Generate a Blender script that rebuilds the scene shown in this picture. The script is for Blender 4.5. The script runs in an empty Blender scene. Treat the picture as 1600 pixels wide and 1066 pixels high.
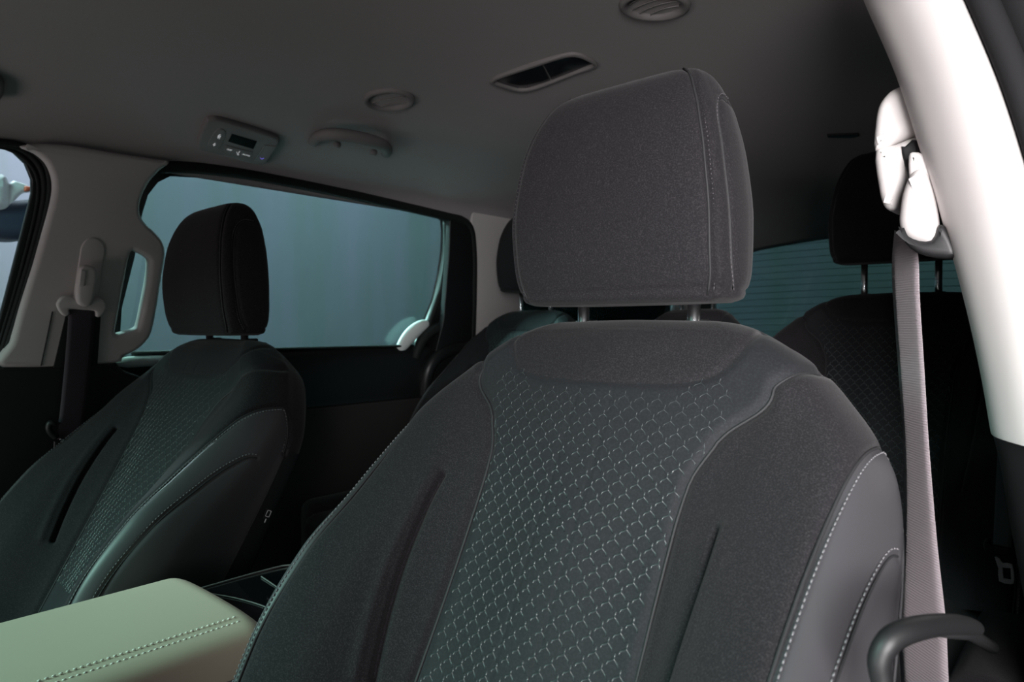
import bpy, bmesh, math, random
import numpy as np
from mathutils import Vector, Matrix
random.seed(7)
rng = np.random.default_rng(7)
SC = bpy.context.scene
COL = SC.collection
R = math.radians

# ------------------------------------------------------------------ camera
# car coordinates: x across (0 = centre line, + = driver side), y towards the tailgate, z up (0 = eye level)
CAM = Vector((0.80, 0.0, 0.0))
YAW, PITCH, FPX = R(41.7), R(1.18), 1071.0
fwd = Vector((-math.sin(YAW)*math.cos(PITCH), math.cos(YAW)*math.cos(PITCH), -math.sin(PITCH)))
rgt = Vector((math.cos(YAW), math.sin(YAW), 0.0))
upv = rgt.cross(fwd)
cd = bpy.data.cameras.new('camera'); cam = bpy.data.objects.new('camera', cd); COL.objects.link(cam)
cd.sensor_width = 36.0; cd.lens = 36.0*FPX/1600.0
cd.clip_start = 0.02; cd.clip_end = 60
cam.matrix_world = Matrix(((rgt.x, upv.x, -fwd.x, CAM.x), (rgt.y, upv.y, -fwd.y, CAM.y), (rgt.z, upv.z, -fwd.z, CAM.z), (0, 0, 0, 1)))
cd.dof.use_dof = True; cd.dof.focus_distance = 0.80; cd.dof.aperture_fstop = 9.0
SC.camera = cam
SC.view_settings.view_transform = 'Standard'; SC.view_settings.look = 'None'
SC.view_settings.exposure = 0.0; SC.view_settings.gamma = 1.0
SC.view_settings.use_curve_mapping = False

# ------------------------------------------------------------------ world, lamps of the showroom and an added fill
wd = bpy.data.worlds.new('showroom_air'); SC.world = wd; wd.use_nodes = True
wd.node_tree.nodes['Background'].inputs[0].default_value = (0.80, 0.88, 0.95, 1)
wd.node_tree.nodes['Background'].inputs[1].default_value = 0.045

def area(name, loc, target, sx, sy, power, col, spread=180):
    l = bpy.data.lights.new(name, 'AREA'); l.shape = 'RECTANGLE'; l.size = sx; l.size_y = sy
    l.energy = power; l.color = col; l.spread = R(spread)
    o = bpy.data.objects.new(name, l); COL.objects.link(o); o.location = loc
    d = Vector(target) - Vector(loc); o.rotation_euler = d.to_track_quat('-Z', 'Y').to_euler()
    return o
area('door_side_lamp', (1.30, -0.36, 0.12), (0.68, 0.90, 0.02), 0.55, 0.7, 8.9, (1.0, 0.965, 0.97), 66)
area('windscreen_lamp', (-0.80, -2.1, 1.15), (-0.40, 0.5, -0.2), 1.1, 0.8, 100, (0.52, 1.0, 0.86))
area('side_window_lamp', (-2.6, 0.35, 1.60), (-0.5, 1.6, 0.0), 0.7, 0.5, 62, (0.80, 1.0, 0.96), 50)
area('added_bounce_fill', (-0.3, -1.9, -0.75), (-0.3, 0.6, 0.45), 1.6, 0.6, 11, (1.0, 0.85, 0.85))  # added fill, stands in for light bounced up off the ground
area('backdrop_lamp', (-3.0, 1.2, 2.4), (-4.6, 1.8, 0.2), 2.5, 0.6, 55, (0.86, 0.92, 1.0))
area('backdrop_lamp', (-2.9, 3.8, 2.2), (-4.6, 4.4, 0.0), 2.5, 0.6, 48, (0.82, 0.85, 1.0))
area('rear_backdrop_lamp', (0.4, 5.0, 2.4), (0.2, 6.6, 0.4), 2.5, 0.6, 20, (0.85, 0.95, 1.0))

# ------------------------------------------------------------------ tracing helpers: a pixel of the photograph -> a point on a known surface
def ray(px, py):
    return (fwd + rgt*((px-800.0)/FPX) + upv*((533.0-py)/FPX))
def on_plane(px, py, p0, n):
    d = ray(px, py); n = Vector(n)
    return CAM + d*((Vector(p0)-CAM).dot(n)/d.dot(n))
def ony(px, py, Y): return on_plane(px, py, (0, Y, 0), (0, 1, 0))
def onx(px, py, X): return on_plane(px, py, (X, 0, 0), (1, 0, 0))
def onz(px, py, Z): return on_plane(px, py, (0, 0, Z), (0, 0, 1))
TUM = 0.165                                   # tumblehome of the cabin side
def side_x(z, off=0.0): return -0.757 + TUM*z - off
SN = Vector((1, 0, -TUM)).normalized()
def onside(px, py, off=0.0): return on_plane(px, py, (-0.757-off, 0, 0), (1, 0, -TUM))

# ------------------------------------------------------------------ object helpers
def link(o, parent=None):
    COL.objects.link(o)
    if parent is not None: o.parent = parent
    return o
def tag(o, label=None, cat=None, group=None, kind=None):
    if label: o['label'] = label
    if cat: o['category'] = cat
    if group: o['group'] = group
    if kind: o['kind'] = kind
    return o
def thing(name, loc, label, cat, group=None):
    o = bpy.data.objects.new(name, None); o.empty_display_size = 0.05
    link(o); o.location = loc
    return tag(o, label, cat, group)
def base_of(parent):
    v = Vector((0, 0, 0)); p = parent
    while p is not None:
        v += Vector(p.location); p = p.parent
    return v
def mesh_obj(name, V, F, mat, parent=None, N=None, smooth=True, loc=None, mats=None, fm=None):
    """V in car coordinates when loc is None and parent given: stored relative to the parent's base"""
    V = np.asarray(V, dtype=float).reshape(-1, 3)
    b = np.array(base_of(parent)) if parent is not None else np.zeros(3)
    me = bpy.data.meshes.new(name)
    o = bpy.data.objects.new(name, me)
    if parent is None:
        b = V.mean(axis=0); b[2] = V[:, 2].min(); o.location = b
    me.from_pydata((V-b).tolist(), [], [tuple(int(i) for i in f) for f in F])
    me.update()
    me.polygons.foreach_set('use_smooth', [smooth]*len(me.polygons))
    for m in (mats or [mat]): me.materials.append(m)
    if fm is not None: me.polygons.foreach_set('material_index', fm)
    if N is not None:
        me.normals_split_custom_set_from_vertices(np.asarray(N).tolist())
    link(o, parent)
    return o
def quad_normals(P):
    du = np.gradient(P, axis=1); dv = np.gradient(P, axis=0)
    n = np.cross(du, dv); l = np.linalg.norm(n, axis=2, keepdims=True); l[l < 1e-12] = 1
    return n/l
def catmull(pts, n=8, closed=False):
    pts = [Vector(p) for p in pts]; out = []
    m = len(pts)
    rngi = range(m if closed else m-1)
    for i in rngi:
        if closed: p0, p1, p2, p3 = pts[(i-1) % m], pts[i], pts[(i+1) % m], pts[(i+2) % m]
        else: p0, p1, p2, p3 = pts[max(i-1, 0)], pts[i], pts[i+1], pts[min(i+2, m-1)]
        for k in range(n):
            t = k/n
            out.append(0.5*((2*p1)+(p2-p0)*t+(2*p0-5*p1+4*p2-p3)*t*t+(3*p1-p0-3*p2+p3)*t**3))
    if not closed: out.append(pts[-1])
    return out
def tube(pts, r, n=10, cap=True, flat=None):
    """swept tube; r number or list; flat=(axis vector, factor) squashes the section"""
    pts = [Vector(p) for p in pts]; V = []; F = []
    m = len(pts)
    rr = r if hasattr(r, '__len__') else [r]*m
    t0 = (pts[1]-pts[0]).normalized()
    a = Vector((0, 0, 1)) if abs(t0.z) < 0.9 else Vector((1, 0, 0))
    e1 = t0.cross(a).normalized()
    for i, p in enumerate(pts):
        t = (pts[min(i+1, m-1)]-pts[max(i-1, 0)]).normalized()
        e1 = (e1 - t*e1.dot(t)).normalized(); e2 = t.cross(e1)
        for k in range(n):
            an = 2*math.pi*k/n
            q = (e1*math.cos(an)+e2*math.sin(an))*rr[i]
            if flat: ax = Vector(flat[0]).normalized(); q = q - ax*q.dot(ax)*(1-flat[1])
            V.append(p+q)
    for i in range(m-1):
        for k in range(n):
            F.append((i*n+k, i*n+(k+1) % n, (i+1)*n+(k+1) % n, (i+1)*n+k))
    if cap: F.append(tuple(range(n-1, -1, -1))); F.append(tuple((m-1)*n+k for k in range(n)))
    return V, F
class MB:
    def __init__(s): s.V = []; s.F = []
    def add(s, VF):
        o = len(s.V); s.V += [tuple(v) for v in VF[0]]; s.F += [tuple(i+o for i in f) for f in VF[1]]; return s
    def obj(s, name, mat, parent=None, smooth=True): return mesh_obj(name, s.V, s.F, mat, parent, smooth=smooth)
def frame_at(p, ex, n):
    n = Vector(n).normalized(); ex = Vector(ex); ex = (ex-n*ex.dot(n)).normalized(); ey = n.cross(ex)
    return Matrix(((ex.x, ey.x, n.x, p[0]), (ex.y, ey.y, n.y, p[1]), (ex.z, ey.z, n.z, p[2]), (0, 0, 0, 1)))
def px_local(M, px, py):
    p = on_plane(px, py, M.translation, M.col[2].xyz)
    q = M.inverted() @ p
    return (q.x, q.y)
def from_curve(name, cu, M, mat, parent, smooth=True):
    tmp = bpy.data.objects.new('tmp', cu); COL.objects.link(tmp)
    dg = bpy.context.evaluated_depsgraph_get(); dg.update()
    me = bpy.data.meshes.new_from_object(tmp.evaluated_get(dg))
    bpy.data.objects.remove(tmp); bpy.data.curves.remove(cu)
    n = len(me.vertices); co = np.zeros(n*3); me.vertices.foreach_get('co', co); co = co.reshape(-1, 3)
    Mn = np.array(M); W = co @ Mn[:3, :3].T + Mn[:3, 3]
    F = [tuple(p.vertices) for p in me.polygons]
    bpy.data.meshes.remove(me)
    o = mesh_obj(name, W, F, mat, parent, smooth=smooth)
    if smooth:
        bm = bmesh.new(); bm.from_mesh(o.data); bmesh.ops.remove_doubles(bm, verts=bm.verts, dist=1e-6)
        for e in bm.edges:
            if len(e.link_faces) == 2 and e.calc_face_angle(0) > R(38): e.smooth = False
        bm.to_mesh(o.data); bm.free()
    return o
def plate(name, loops, M, half, bevel, mat, parent=None, res=3, smooth=True):
    """a slab: loops (outer first, then holes) in M's xy plane, half thickness, rounded rim"""
    cu = bpy.data.curves.new('c', 'CURVE'); cu.dimensions = '2D'; cu.fill_mode = 'BOTH'
    for lp in loops:
        sp = cu.splines.new('POLY'); sp.points.add(len(lp)-1)
        for i, q in enumerate(lp): sp.points[i].co = (q[0], q[1], 0, 1)
        sp.use_cyclic_u = True
    cu.extrude = max(half-bevel, 0.0); cu.bevel_depth = bevel; cu.bevel_resolution = res; cu.offset = -bevel
    return from_curve(name, cu, M, mat, parent, smooth)
def smooth2(lp, n=5):
    return [(p.x, p.y) for p in catmull([(a, b, 0) for a, b in lp], n, True)]
def rrect(w, h, r, n=5, cx=0, cy=0):
    out = []
    for sx, sy, a0 in ((1, 1, 0), (-1, 1, 90), (-1, -1, 180), (1, -1, 270)):
        for k in range(n+1):
            a = R(a0+90*k/n); out.append((cx+sx*(w/2-r)+r*math.cos(a), cy+sy*(h/2-r)+r*math.sin(a)))
    return out
def text(name, s, M, size, mat, parent, depth=0.0002):
    cu = bpy.data.curves.new('t', 'FONT'); cu.body = s; cu.size = size; cu.align_x = 'CENTER'; cu.align_y = 'CENTER'; cu.extrude = depth
    return from_curve(name, cu, M, mat, parent, smooth=False)
def bevel_box(name, cx, cy, cz, sx, sy, sz, bev, mat, parent=None, seg=4, rot=None):
    bm = bmesh.new(); bmesh.ops.create_cube(bm, size=1)
    bmesh.ops.scale(bm, vec=(sx, sy, sz), verts=bm.verts)
    bmesh.ops.bevel(bm, geom=list(bm.edges), offset=bev, segments=seg, affect='EDGES', profile=0.6)
    if rot: bmesh.ops.rotate(bm, verts=bm.verts, cent=(0, 0, 0), matrix=rot)
    V = [(v.co.x+cx, v.co.y+cy, v.co.z+cz) for v in bm.verts]; F = [[v.index for v in f.verts] for f in bm.faces]
    bm.free()
    return mesh_obj(name, V, F, mat, parent, smooth=True)

# ------------------------------------------------------------------ materials (procedural)
def mat(name, col, rough=0.5, metal=0.0, spec=0.5, sheen=0.0, speck=None, bump=None, coat=0.0, scale2=None):
    m = bpy.data.materials.new(name); m.use_nodes = True; nt = m.node_tree; b = nt.nodes['Principled BSDF']
    b.inputs['Base Color'].default_value = (*col, 1); b.inputs['Roughness'].default_value = rough
    b.inputs['Metallic'].default_value = metal; b.inputs['Specular IOR Level'].default_value = spec
    b.inputs['Sheen Weight'].default_value = sheen; b.inputs['Sheen Roughness'].default_value = 0.45
    b.inputs['Coat Weight'].default_value = coat
    tc = nt.nodes.new('ShaderNodeTexCoord')
    if speck:                                   # (second colour, scale, low, high)
        nz = nt.nodes.new('ShaderNodeTexNoise'); nz.inputs['Scale'].default_value = speck[1]; nz.inputs['Detail'].default_value = 4
        nz.inputs['Roughness'].default_value = 0.65
        rp = nt.nodes.new('ShaderNodeValToRGB'); rp.color_ramp.elements[0].position = speck[2]; rp.color_ramp.elements[1].position = speck[3]
        rp.color_ramp.elements[0].color = (*col, 1); rp.color_ramp.elements[1].color = (*speck[0], 1)
        nt.links.new(tc.outputs['Object'], nz.inputs['Vector']); nt.links.new(nz.outputs['Fac'], rp.inputs['Fac'])
        nt.links.new(rp.outputs['Color'], b.inputs['Base Color'])
    if bump:                                    # (scale, strength, distance)
        nz = nt.nodes.new('ShaderNodeTexNoise'); nz.inputs['Scale'].default_value = bump[0]; nz.inputs['Detail'].default_value = 3
        bp = nt.nodes.new('ShaderNodeBump'); bp.inputs['Strength'].default_value = bump[1]; bp.inputs['Distance'].default_value = bump[2]
        nt.links.new(tc.outputs['Object'], nz.inputs['Vector']); nt.links.new(nz.outputs['Fac'], bp.inputs['Height'])
        nt.links.new(bp.outputs['Normal'], b.inputs['Normal'])
    return m
def glass(name, tint, gloss=0.05, lines=False):
    m = bpy.data.materials.new(name); m.use_nodes = True; nt = m.node_tree
    for n in list(nt.nodes):
        if n.type != 'OUTPUT_MATERIAL': nt.nodes.remove(n)
    out = [n for n in nt.nodes if n.type == 'OUTPUT_MATERIAL'][0]
    tr = nt.nodes.new('ShaderNodeBsdfTransparent'); tr.inputs[0].default_value = (*tint, 1)
    gl = nt.nodes.new('ShaderNodeBsdfGlossy'); gl.inputs['Roughness'].default_value = 0.03; gl.inputs[0].default_value = (1, 1, 1, 1)
    lw = nt.nodes.new('ShaderNodeFresnel'); lw.inputs[0].default_value = 1.35
    mx = nt.nodes.new('ShaderNodeMixShader')
    nt.links.new(lw.outputs[0], mx.inputs[0]); nt.links.new(tr.outputs[0], mx.inputs[1]); nt.links.new(gl.outputs[0], mx.inputs[2])
    nt.links.new(mx.outputs[0], out.inputs[0])
    return m
M = {}
M['fabric'] = mat('charcoal_fabric', (0.0125, 0.0115, 0.0135), 0.85, spec=0.18, sheen=0.07, speck=((0.050, 0.047, 0.051), 760, 0.48, 0.80), bump=(700, 0.35, 0.0006))
M['fabric_c'] = mat('insert_fabric', (0.0125, 0.0130, 0.0155), 0.72, spec=0.25, sheen=0.05, speck=((0.026, 0.028, 0.032), 500, 0.45, 0.8), bump=(900, 0.25, 0.0004))
M['pattern'] = mat('embossed_pattern', (0.040, 0.050, 0.052), 0.36, spec=0.7)
M['leather'] = mat('charcoal_leatherette', (0.056, 0.054, 0.059), 0.46, spec=0.45, bump=(520, 0.12, 0.0004))
M['stitch'] = mat('grey_thread', (0.16, 0.155, 0.165), 0.6)
M['cord'] = mat('seam_cord', (0.020, 0.020, 0.022), 0.7)
M['blackpl'] = mat('black_plastic', (0.012, 0.012, 0.013), 0.5, bump=(800, 0.1, 0.0003))
M['doorpl'] = mat('door_black_plastic', (0.010, 0.011, 0.012), 0.38)
M['doorlow'] = mat('door_lower_plastic', (0.030, 0.027, 0.026), 0.6)
M['gloss'] = mat('piano_black', (0.006, 0.006, 0.007), 0.12, spec=0.5, coat=0.5)
M['rubber'] = mat('seal_rubber', (0.011, 0.013, 0.013), 0.68, spec=0.3)
M['chrome'] = mat('chrome', (0.82, 0.84, 0.86), 0.27, metal=1.0)
M['satin'] = mat('satin_metal', (0.55, 0.60, 0.60), 0.32, metal=0.7)
M['head'] = mat('headliner_cloth', (0.35, 0.33, 0.33), 0.95, spec=0.15, speck=((0.39, 0.368, 0.366), 600, 0.4, 0.7), bump=(700, 0.15, 0.0004))
M['trim'] = mat('light_grey_trim', (0.60, 0.57, 0.56), 0.6, spec=0.35, bump=(650, 0.08, 0.0003))
M['trimdk'] = mat('console_grey_plastic', (0.20, 0.19, 0.19), 0.55)
M['belt'] = mat('seat_belt_webbing', (0.25, 0.215, 0.23), 0.65, spec=0.3, sheen=0.15)
M['lid'] = mat('sage_leatherette', (0.52, 0.43, 0.335), 0.55, spec=0.4, bump=(480, 0.1, 0.0004))
M['lidst'] = mat('cream_thread', (0.92, 0.90, 0.82), 0.6)
M['pale'] = mat('pale_trim_and_lit_sill', (0.72, 0.78, 0.76), 0.5)
M['matt'] = mat('matt_black_rubber', (0.012, 0.012, 0.013), 0.85, spec=0.2)
M['white'] = mat('white_print_and_shine', (0.75, 0.75, 0.76), 0.6)
M['violet'] = mat('violet_marking', (0.22, 0.16, 0.85), 0.6)
def backlit(name, col, st):
    m = mat(name, col, 0.5); b = m.node_tree.nodes['Principled BSDF']; b.inputs['Emission Color'].default_value = (*col, 1); b.inputs['Emission Strength'].default_value = st; return m
M['litw'] = backlit('backlit_white', (0.75, 0.75, 0.78), 0.42)
M['litv'] = backlit('backlit_violet', (0.22, 0.16, 0.9), 0.7)
M['screen'] = mat('dark_screen', (0.003, 0.003, 0.004), 0.2)
M['panelpl'] = mat('control_panel_plastic', (0.22, 0.20, 0.205), 0.55, spec=0.25)
M['lens'] = mat('dark_lamp_lens', (0.010, 0.012, 0.016), 0.18)
M['ventd'] = mat('vent_plastic', (0.20, 0.185, 0.185), 0.6, spec=0.2)
M['carpet'] = mat('carpet', (0.018, 0.022, 0.022), 0.95, bump=(300, 0.5, 0.002))
M['body'] = mat('body_paint_black', (0.010, 0.011, 0.013), 0.25, coat=0.5)
M['wall'] = mat('showroom_panel', (0.42, 0.50, 0.48), 0.8, speck=((0.56, 0.55, 0.64), 1.0, 0.38, 0.66))
def stretch(m, sc):
    nt = m.node_tree; mp = nt.nodes.new('ShaderNodeMapping'); mp.inputs['Scale'].default_value = sc
    tc = [n for n in nt.nodes if n.type == 'TEX_COORD'][0]; nz = [n for n in nt.nodes if n.type == 'TEX_NOISE'][0]
    nt.links.new(tc.outputs['Object'], mp.inputs['Vector']); nt.links.new(mp.outputs['Vector'], nz.inputs['Vector'])
stretch(M['wall'], (1, 1.6, .12))
M['ground'] = mat('showroom_ground', (0.10, 0.10, 0.115), 0.7)
M['paintw'] = mat('white_paint', (0.80, 0.82, 0.85), 0.35)
M['navy'] = mat('navy_paint', (0.012, 0.028, 0.06), 0.5)
M['orange'] = mat('orange_paint', (0.65, 0.12, 0.06), 0.5)
M['g_tint'] = glass('tinted_glass', (0.46, 0.575, 0.57))
M['g_clear'] = glass('clear_glass', (0.86, 0.90, 0.92))
M['g_rear'] = glass('rear_tinted_glass', (0.34, 0.44, 0.44))
# webbing: fine cross ribs
def rib(m, scale, strength, axis='Z'):
    nt = m.node_tree; b = nt.nodes['Principled BSDF']; tc = nt.nodes.new('ShaderNodeTexCoord')
    w = nt.nodes.new('ShaderNodeTexWave'); w.bands_direction = axis; w.inputs['Scale'].default_value = scale; w.inputs['Distortion'].default_value = 1.5
    w.inputs['Detail'].default_value = 2; w.inputs['Detail Scale'].default_value = 0.4
    bp = nt.nodes.new('ShaderNodeBump'); bp.inputs['Strength'].default_value = strength; bp.inputs['Distance'].default_value = 0.0006
    nt.links.new(tc.outputs['Object'], w.inputs['Vector']); nt.links.new(w.outputs['Fac'], bp.inputs['Height']); nt.links.new(bp.outputs['Normal'], b.inputs['Normal'])
rib(M['belt'], 120, 0.6)

# ------------------------------------------------------------------ setting outside the van
def slab(name, x0, x1, y0, y1, z0, z1, m, parent=None):
    V = [(x, y, z) for x in (x0, x1) for y in (y0, y1) for z in (z0, z1)]
    F = [(0, 1, 3, 2), (4, 6, 7, 5), (0, 4, 5, 1), (2, 3, 7, 6), (0, 2, 6, 4), (1, 5, 7, 3)]
    return mesh_obj(name, V, F, m, parent, smooth=False)
tag(slab('ground', -6, 5, -5, 9, -1.72, -1.62, M['ground']), kind='structure')
tag(slab('wall_left', -4.72, -4.6, -1.5, 8.2, -1.62, 3.4, M['wall']), kind='structure')
tag(slab('wall_back', -4.6, 4.5, 6.6, 6.7, -1.62, 3.4, M['wall']), kind='structure')

# blurred thing seen through the front passenger glass
def blob(name, px_pts, X, th, m, parent):
    Mx = frame_at((X, 0, 0), (0, 1, 0), (1, 0, 0))
    lp = []
    for a, c in px_pts:
        p = onx(a, c, X); q = Mx.inverted() @ p; lp.append((q.x, q.y))
    return plate(name, [smooth2(lp, 6)], Mx, th, min(th*0.9, 0.05), m, parent, res=6)

# ------------------------------------------------------------------ cabin shell
CX = [0, .14, .28, .37, .45, .54, .60, .66, .69, .705, .712]
CZ = [.470, .467, .457, .447, .437, .420, .404, .382, .364, .345, .325]
def zc(x, y=1.0):
    z = np.interp(abs(x), CX, CZ)
    if y > 2.0: z -= 0.085*((y-2.0)/1.0)**2
    if y < 0.1: z -= 0.12*(0.1-y)**1.5
    return z
def smoothz(x, y):
    return sum(zc(x+d, y) for d in (-.03, -.015, 0, .015, .03))/5 if abs(x) < .66 else zc(x, y)
xs = np.concatenate([np.linspace(-.64, .64, 61)]); xs = np.concatenate([[-.712, -.708, -.703, -.695, -.685, -.672, -.657], xs, [.657, .672, .685, .695, .703, .708, .712]])
ys = np.linspace(-0.55, 3.06, 70)
Pt = np.array([[(x, y, smoothz(x, y)) for x in xs] for y in ys])
nv, nu = Pt.shape[:2]
low = Pt.reshape(-1, 3); top = low + np.array([0, 0, 0.07])
F = []
for i in range(nv-1):
    for j in range(nu-1):
        a = i*nu+j; F.append((a, a+nu, a+nu+1, a+1)); F.append((a+nv*nu, a+1+nv*nu, a+nu+1+nv*nu, a+nu+nv*nu))
edge = [j for j in range(nu)] + [i*nu+nu-1 for i in range(1, nv)] + [(nv-1)*nu+j for j in range(nu-2, -1, -1)] + [i*nu for i in range(nv-2, 0, -1)]
for k in range(len(edge)):
    a, c = edge[k], edge[(k+1) % len(edge)]; F.append((a, c, c+nv*nu, a+nv*nu))
tag(mesh_obj('ceiling', np.vstack([low, top]), F, M['head']), 'grey cloth headliner', kind='structure')
tag(slab('trim_1', -.86, .80, -.57, 3.10, .545, .60, M['body']), kind='structure')     # roof skin
tag(slab('floor', -.82, .80, -.6, 3.1, -1.10, -1.05, M['carpet']), kind='structure')

SM = frame_at((side_x(0), 0, 0), (0, 1, 0), SN)            # local x = car y, local y ~ up, local z = inboard
def sidepoly(pts, off=0.0, sm=0):
    out = []
    for a, c in pts:
        q = SM.inverted() @ onside(a, c, off); out.append((q.x, q.y))
    return smooth2(out, sm) if sm else out
def side_M(off): 
    m_ = SM.copy(); t = SM.translation - SN*off; m_.translation = t; return m_

# sliding door: black plate with the window opening, sill and inner panel
def yz(y, z): q = SM.inverted() @ Vector((side_x(z), y, z)); return (q.x, q.y)
OFF = 0.045
win = [(262, 273), (242, 283), (226, 303), (217, 332), (205, 400), (185, 480), (165, 540), (160, 561), (300, 557), (460, 550), (560, 547), (628, 545.5), (650, 535), (665, 505), (679, 470), (688, 430), (693, 395), (694.5, 362), (693, 345), (686, 339), (600, 319), (450, 292), (330, 277)]
wl = sidepoly(win, OFF)
door = thing('sliding_door', (side_x(0, OFF), 1.0, -0.5), 'black inner side of the sliding door under the large passenger side window', 'car door')
outer = [yz(0.52, .395), yz(0.52, -1.0), yz(1.60, -1.0), yz(1.60, .395)]
plate('door_frame', [outer, wl], side_M(OFF), 0.012, 0.003, M['doorpl'], door)
tag(plate('window_1', [sidepoly([(240, 262), (150, 400), (140, 575), (640, 560), (690, 520), (712, 400), (710, 335), (600, 305)], OFF+.02)], side_M(OFF+.016), 0.002, 0.0, M['g_tint'], smooth=False), 'tinted glass of the sliding door', kind='structure')
# sill ledge catching light + inner panel, swept along y
def sweep_y(name, prof, y0, y1, m, parent, ny=14, endround=0.05):
    prof = catmull([(x, 0, z) for x, z in prof], 5)
    V = []; ys_ = np.linspace(y0, y1, ny)
    for y in ys_:
        for p in prof: V.append((p.x, y, p.z))
    n = len(prof); F = [(i*n+k, (i+1)*n+k, (i+1)*n+k+1, i*n+k+1) for i in range(ny-1) for k in range(n-1)]
    F.append(tuple(range(n))); F.append(tuple((ny-1)*n+k for k in range(n-1, -1, -1)))
    F += [((i+1)*n, i*n, i*n+n-1, (i+1)*n+n-1) for i in range(ny-1)]
    return mesh_obj(name, V, F, m, parent)
sweep_y('door_card', [(-.815, -.07), (-.80, -.058), (-.795, -.060), (-.788, -.075), (-.786, -.11), (-.786, -.16), (-.788, -.20), (-.79, -.215), (-.815, -.215)], 0.60, 1.50, M['doorpl'], door)
sweep_y('door_lower_card', [(-.815, -.212), (-.79, -.214), (-.788, -.235), (-.786, -.30), (-.786, -.42), (-.788, -.55), (-.79, -.80), (-.815, -.82)], 0.60, 1.50, M['doorlow'], door)
MB().add(tube([(-.797, .56, -.057), (-.797, .9, -.057), (-.797, 1.40, -.057)], 0.010, 10, flat=((0, 0, 1), .5))).obj('window_sill', M['rubber'], door)
# bright curved corner trim where the glass ends
cor = [onside(a, c, .03) for a, c in [(622, 549), (630, 538), (640, 525), (652, 514), (664, 507), (676, 504)]]
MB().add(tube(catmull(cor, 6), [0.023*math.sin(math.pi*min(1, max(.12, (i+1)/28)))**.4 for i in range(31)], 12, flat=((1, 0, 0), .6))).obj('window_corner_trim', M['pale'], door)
MB().add(tube([onside(a, c, .02) for a, c in [(166, 567), (200, 566), (262, 563)]], [.004, .012, .012], 12)).obj('sill_highlight', M['pale'], door)  # pale strip painted for the light caught on the sill ledge
MB().add(tube(catmull([onside(a, c, .02) for a, c in [(648, 560), (655, 540), (668, 522), (690, 510), (715, 505)]], 6), 0.016, 12)).obj('corner_seal', M['rubber'], door)
MB().add(tube(catmull([onside(a, c, .035) for a, c in [(697, 345), (698, 400), (692, 440), (680, 478), (668, 512)]], 6), 0.010, 10)).obj('window_seal', M['rubber'], door)
MB().add(tube(catmull([onside(a, c, .0) for a, c in [(662, 620), (668, 580), (684, 556), (710, 545), (740, 545)]], 6), 0.022, 12)).obj('corner_bolster', M['doorpl'], door)

# quarter panel behind the sliding door
qo = [yz(1.50, .36), yz(1.50, -1.0), yz(3.05, -1.0), yz(3.05, .36)]
qo = [(qo[0][0]+.0, qo[0][1])]+qo[1:]
qh = smooth2(sidepoly([(822, 400), (818, 440), (822, 498), (880, 503), (980, 504), (1050, 503), (1050, 405), (940, 398)]), 3)
tag(plate('wall_left_rear', [qo, qh], side_M(.012), 0.012, 0.005, M['trim']), 'light grey quarter trim', kind='structure')
tag(plate('window_2', [sidepoly([(800, 385), (800, 520), (1062, 515), (1062, 390)])], side_M(.03), 0.002, 0, M['g_tint'], smooth=False), 'rear quarter glass', kind='structure')
# black rubber door seal that frames it
sl = catmull([onside(a, c, .004) for a, c in [(246, 262), (300, 262), (380, 271), (460, 286), (560, 307), (640, 325), (700, 339), (722, 345), (735, 360), (739, 400), (739, 450), (738, 500), (736, 560)]], 6)
tag(MB().add(tube(sl, 0.013, 12)).obj('trim_2', M['rubber']), 'black rubber door seal', kind='structure')
tag(plate('trim_3', [sidepoly([(700, 343), (722, 346), (734, 360), (738, 400), (738, 450), (738, 500), (736, 560), (736, 700), (640, 700), (690, 500), (698, 400)], .005)], side_M(.005), 0.010, 0.003, M['doorpl']), kind='structure')
# bottom of quarter panel is black
tag(sweep_y('trim_4', [(-.80, -.04), (-.745, -.03), (-.73, -.08), (-.715, -.2), (-.71, -.5), (-.72, -.95), (-.80, -.95)], 1.60, 3.03, M['doorpl'], None), kind='structure')

# tailgate
tg = []
Yr = 3.04
TM = frame_at((0, Yr, 0), (1, 0, 0), (0, -1, 0))
def ry(px, py): 
    q = TM.inverted() @ ony(px, py, Yr); return (q.x, q.y)
def rl(x, z): q = TM.inverted() @ Vector((x, Yr, z)); return (q.x, q.y)
ro = [rl(-.78, .50), rl(-.78, -1.0), rl(.78, -1.0), rl(.78, .50)]
rh = [rl(-.62, .355), rl(-.60, .365), rl(-.3, .378), rl(0, .383), rl(.3, .378), rl(.60, .365), rl(.62, .355), rl(.64, -.12), rl(.62, -.14), rl(-.62, -.14), rl(-.64, -.12)]
tag(plate('wall_back_tailgate', [ro, rh], TM, 0.015, 0.004, M['doorpl']), 'black tailgate frame', kind='structure')
w3 = tag(plate('window_3', [[rl(-.7, .42), rl(-.7, -.2), rl(.7, -.2), rl(.7, .42)]], frame_at((0, Yr+.02, 0), (1, 0, 0), (0, -1, 0)), 0.002, 0, M['g_rear'], smooth=False), 'tinted tailgate glass', kind='structure')
hb = MB()
for k in range(17):
    z = -.115+.029*k
    hb.add(tube([(x, Yr+.012, z+0.012*(1-(x/.62)**2)) for x in np.linspace(-.62, .62, 9)], 0.0009, 4))
hb.obj('heating_wires', M['blackpl'], w3)
# driver side rear wall
tag(slab('wall_right_rear', .74, .78, .93, 3.05, -1.05, .5, M['doorpl']), kind='structure')

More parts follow.
